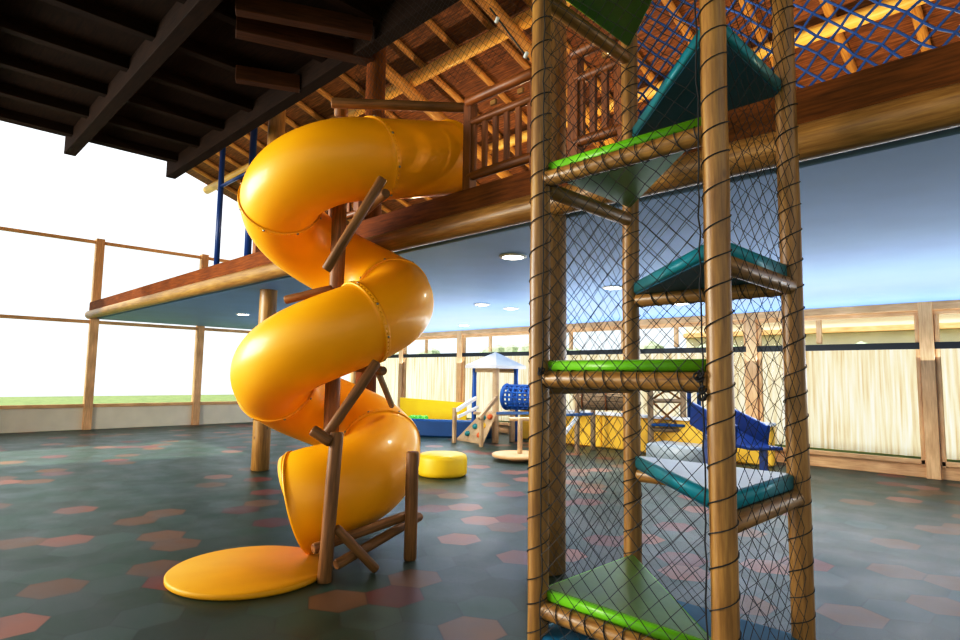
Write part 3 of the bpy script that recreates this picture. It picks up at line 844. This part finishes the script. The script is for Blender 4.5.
# rope frame with crossed ropes
qa, qb = PZ(651, 456), PZ(684, 457)
rf = thing('rope_frame', 'square log frame with crossed ropes standing before the back windows', 'climbing frame', tuple((qa + qb) / 2))
for q in (qa, qb): MB().log((q.x, q.y, 0), (q.x, q.y, P(651, 376, 12.4).z), .06).build('post', 'grey', rf)
za, zb, zc = P(660, 430, 12.4).z, P(660, 401, 12.4).z, P(660, 379, 12.4).z
for z in (za, zb, zc): MB().log((qa.x, qa.y, z), (qb.x, qb.y, z), .045).build('crossbar', 'grey', rf)
for z_a, z_b in ((za, zb), (zb, za), (zb, zc), (zc, zb)):
    MB().sweep([(qa.x, qa.y, z_a), (qb.x, qb.y, z_b)], .022, 6).build('rope', 'logdark', rf)
MB().bar(V3((qa.x, qa.y, za + .1)), V3((qb.x, qb.y, za + .1)), .3, .05).build('blue_board', 'bluepad', rf)
# blue slide at the right edge
bs = thing('blue_slide', 'blue plastic play slide with blue posts at the right behind the tower', 'slide', tuple(PZ(705, 455)))
for x in (690, 700):
    q = PZ(x, 452); MB().log((q.x, q.y, 0), (q.x, q.y, P(x, 386, (q - EYE).dot(fw)).z), .07 if x == 699 else .045).build('post', 'blue', bs)
A, B = P(706, 420, 11.0), P(752, 446, 9.6)
d = (B - A).normalized(); sdv = d.cross(V3((0, 0, 1))).normalized()
MB().bar(A, B, .55, .05, .02).build('chute', 'navy', bs)
for sg in (-1, 1):
    MB().bar(A + sdv * .28 * sg + V3((0, 0, .12)), B + sdv * .28 * sg + V3((0, 0, .12)), .06, .42, .025).build('side_wall', 'navy', bs)
MB().bar(B, B + V3((d.x, d.y, 0)) * .4, .55, .05, .02).build('run_out', 'navy', bs)
q = B + V3((d.x, d.y, 0)) * .3; MB().box((q.x, q.y, q.z / 2), (.1, .1, q.z)).build('foot', 'navy', bs)
q = A; MB().box((q.x, q.y, q.z / 2), (.1, .1, q.z)).build('foot', 'navy', bs)
# grey foam block at right
q = PZ(672, 462)
tag(MB().prism([(q.x - .5, q.y - .1), (q.x + .7, q.y - .1), (q.x + .7, q.y + .6), (q.x - .5, q.y + .6)], 0, .34, .06).build('foam_block', 'foam_glare'), 'grey foam block lying on the floor below the blue slide', 'foam block')

# ================================================================== LIGHT
w = bpy.data.worlds.new('sky'); bpy.context.scene.world = w; w.use_nodes = True
bg = w.node_tree.nodes['Background']
bg.inputs['Color'].default_value = (.92, .96, 1.0, 1); bg.inputs['Strength'].default_value = 1.25
def area(name, loc, target, size, size_y, power, c):
    ld = bpy.data.lights.new(name, 'AREA'); ld.shape = 'RECTANGLE'; ld.size = size; ld.size_y = size_y; ld.energy = power; ld.color = c
    o = bpy.data.objects.new(name, ld); col.objects.link(o); o.location = loc
    o.rotation_euler = (V3(target) - V3(loc)).to_track_quat('-Z', 'Y').to_euler(); return o
def point(name, loc, power, c, r=.2):
    ld = bpy.data.lights.new(name, 'POINT'); ld.energy = power; ld.color = c; ld.shadow_soft_size = r
    o = bpy.data.objects.new(name, ld); col.objects.link(o); o.location = loc; return o
for k, u in enumerate((-10, -6, -2, 2)):
    point('roof_fill', (u, 8.2, 4.4), 180, (1, .84, .56), .05)  # added warm points without fixtures, put in to brighten the thatch
area('window_fill', (-5, 12.35, 1.75), (-5, 10.6, 3.6), 24, .9, 520, (.78, .87, 1))  # added uplight standing in for daylight from the back windows
area('soffit_fill', (-5, 9.0, 1.74), (-5, 8.6, 4), 22, 2, 230, (.74, .84, 1))  # added lamp lifting the soffit, in place of light bounced off the floor
area('side_fill', (-11.5, -4.2, 3.4), (-5, 3, 1.8), 6, 3.5, 1500, (1, .97, .92))  # unseen area lamp added for the slide, standing in for daylight from the left
for q in DL + [V3((-10.5, 9.6, SOF)), V3((-8.5, 8.2, SOF)), V3((-8, 11.2, SOF)), V3((-4, 10.6, SOF)), V3((-1.5, 9.4, SOF)), V3((-12, 11.2, SOF))]:  # the extra spots after DL have no fixture, added to brighten the back
    ld = bpy.data.lights.new('downlight_or_fill', 'SPOT'); ld.energy = 110; ld.color = (1, .93, .82); ld.spot_size = 2.6; ld.spot_blend = .8; ld.shadow_soft_size = .06
    o = bpy.data.objects.new('downlight_or_fill', ld); col.objects.link(o); o.location = (q.x, q.y, SOF - .06)
sun = bpy.data.lights.new('sun', 'SUN'); sun.energy = 7; sun.angle = .03; sun.color = (1, .95, .85)
so = bpy.data.objects.new('sun', sun); col.objects.link(so)
so.rotation_euler = V3((1, .6, -1.25)).to_track_quat('-Z', 'Y').to_euler()

sc = bpy.context.scene
vs_ = sc.view_settings
vs_.view_transform = 'Standard'
vs_.look = 'None'
vs_.exposure = 0
vs_.gamma = 1
vs_.use_curve_mapping = True
cm = vs_.curve_mapping; cv = cm.curves[3]
cv.points.new(.12, .085); cv.points.new(.5, .53); cv.points.new(.8, .87)
cm.update()
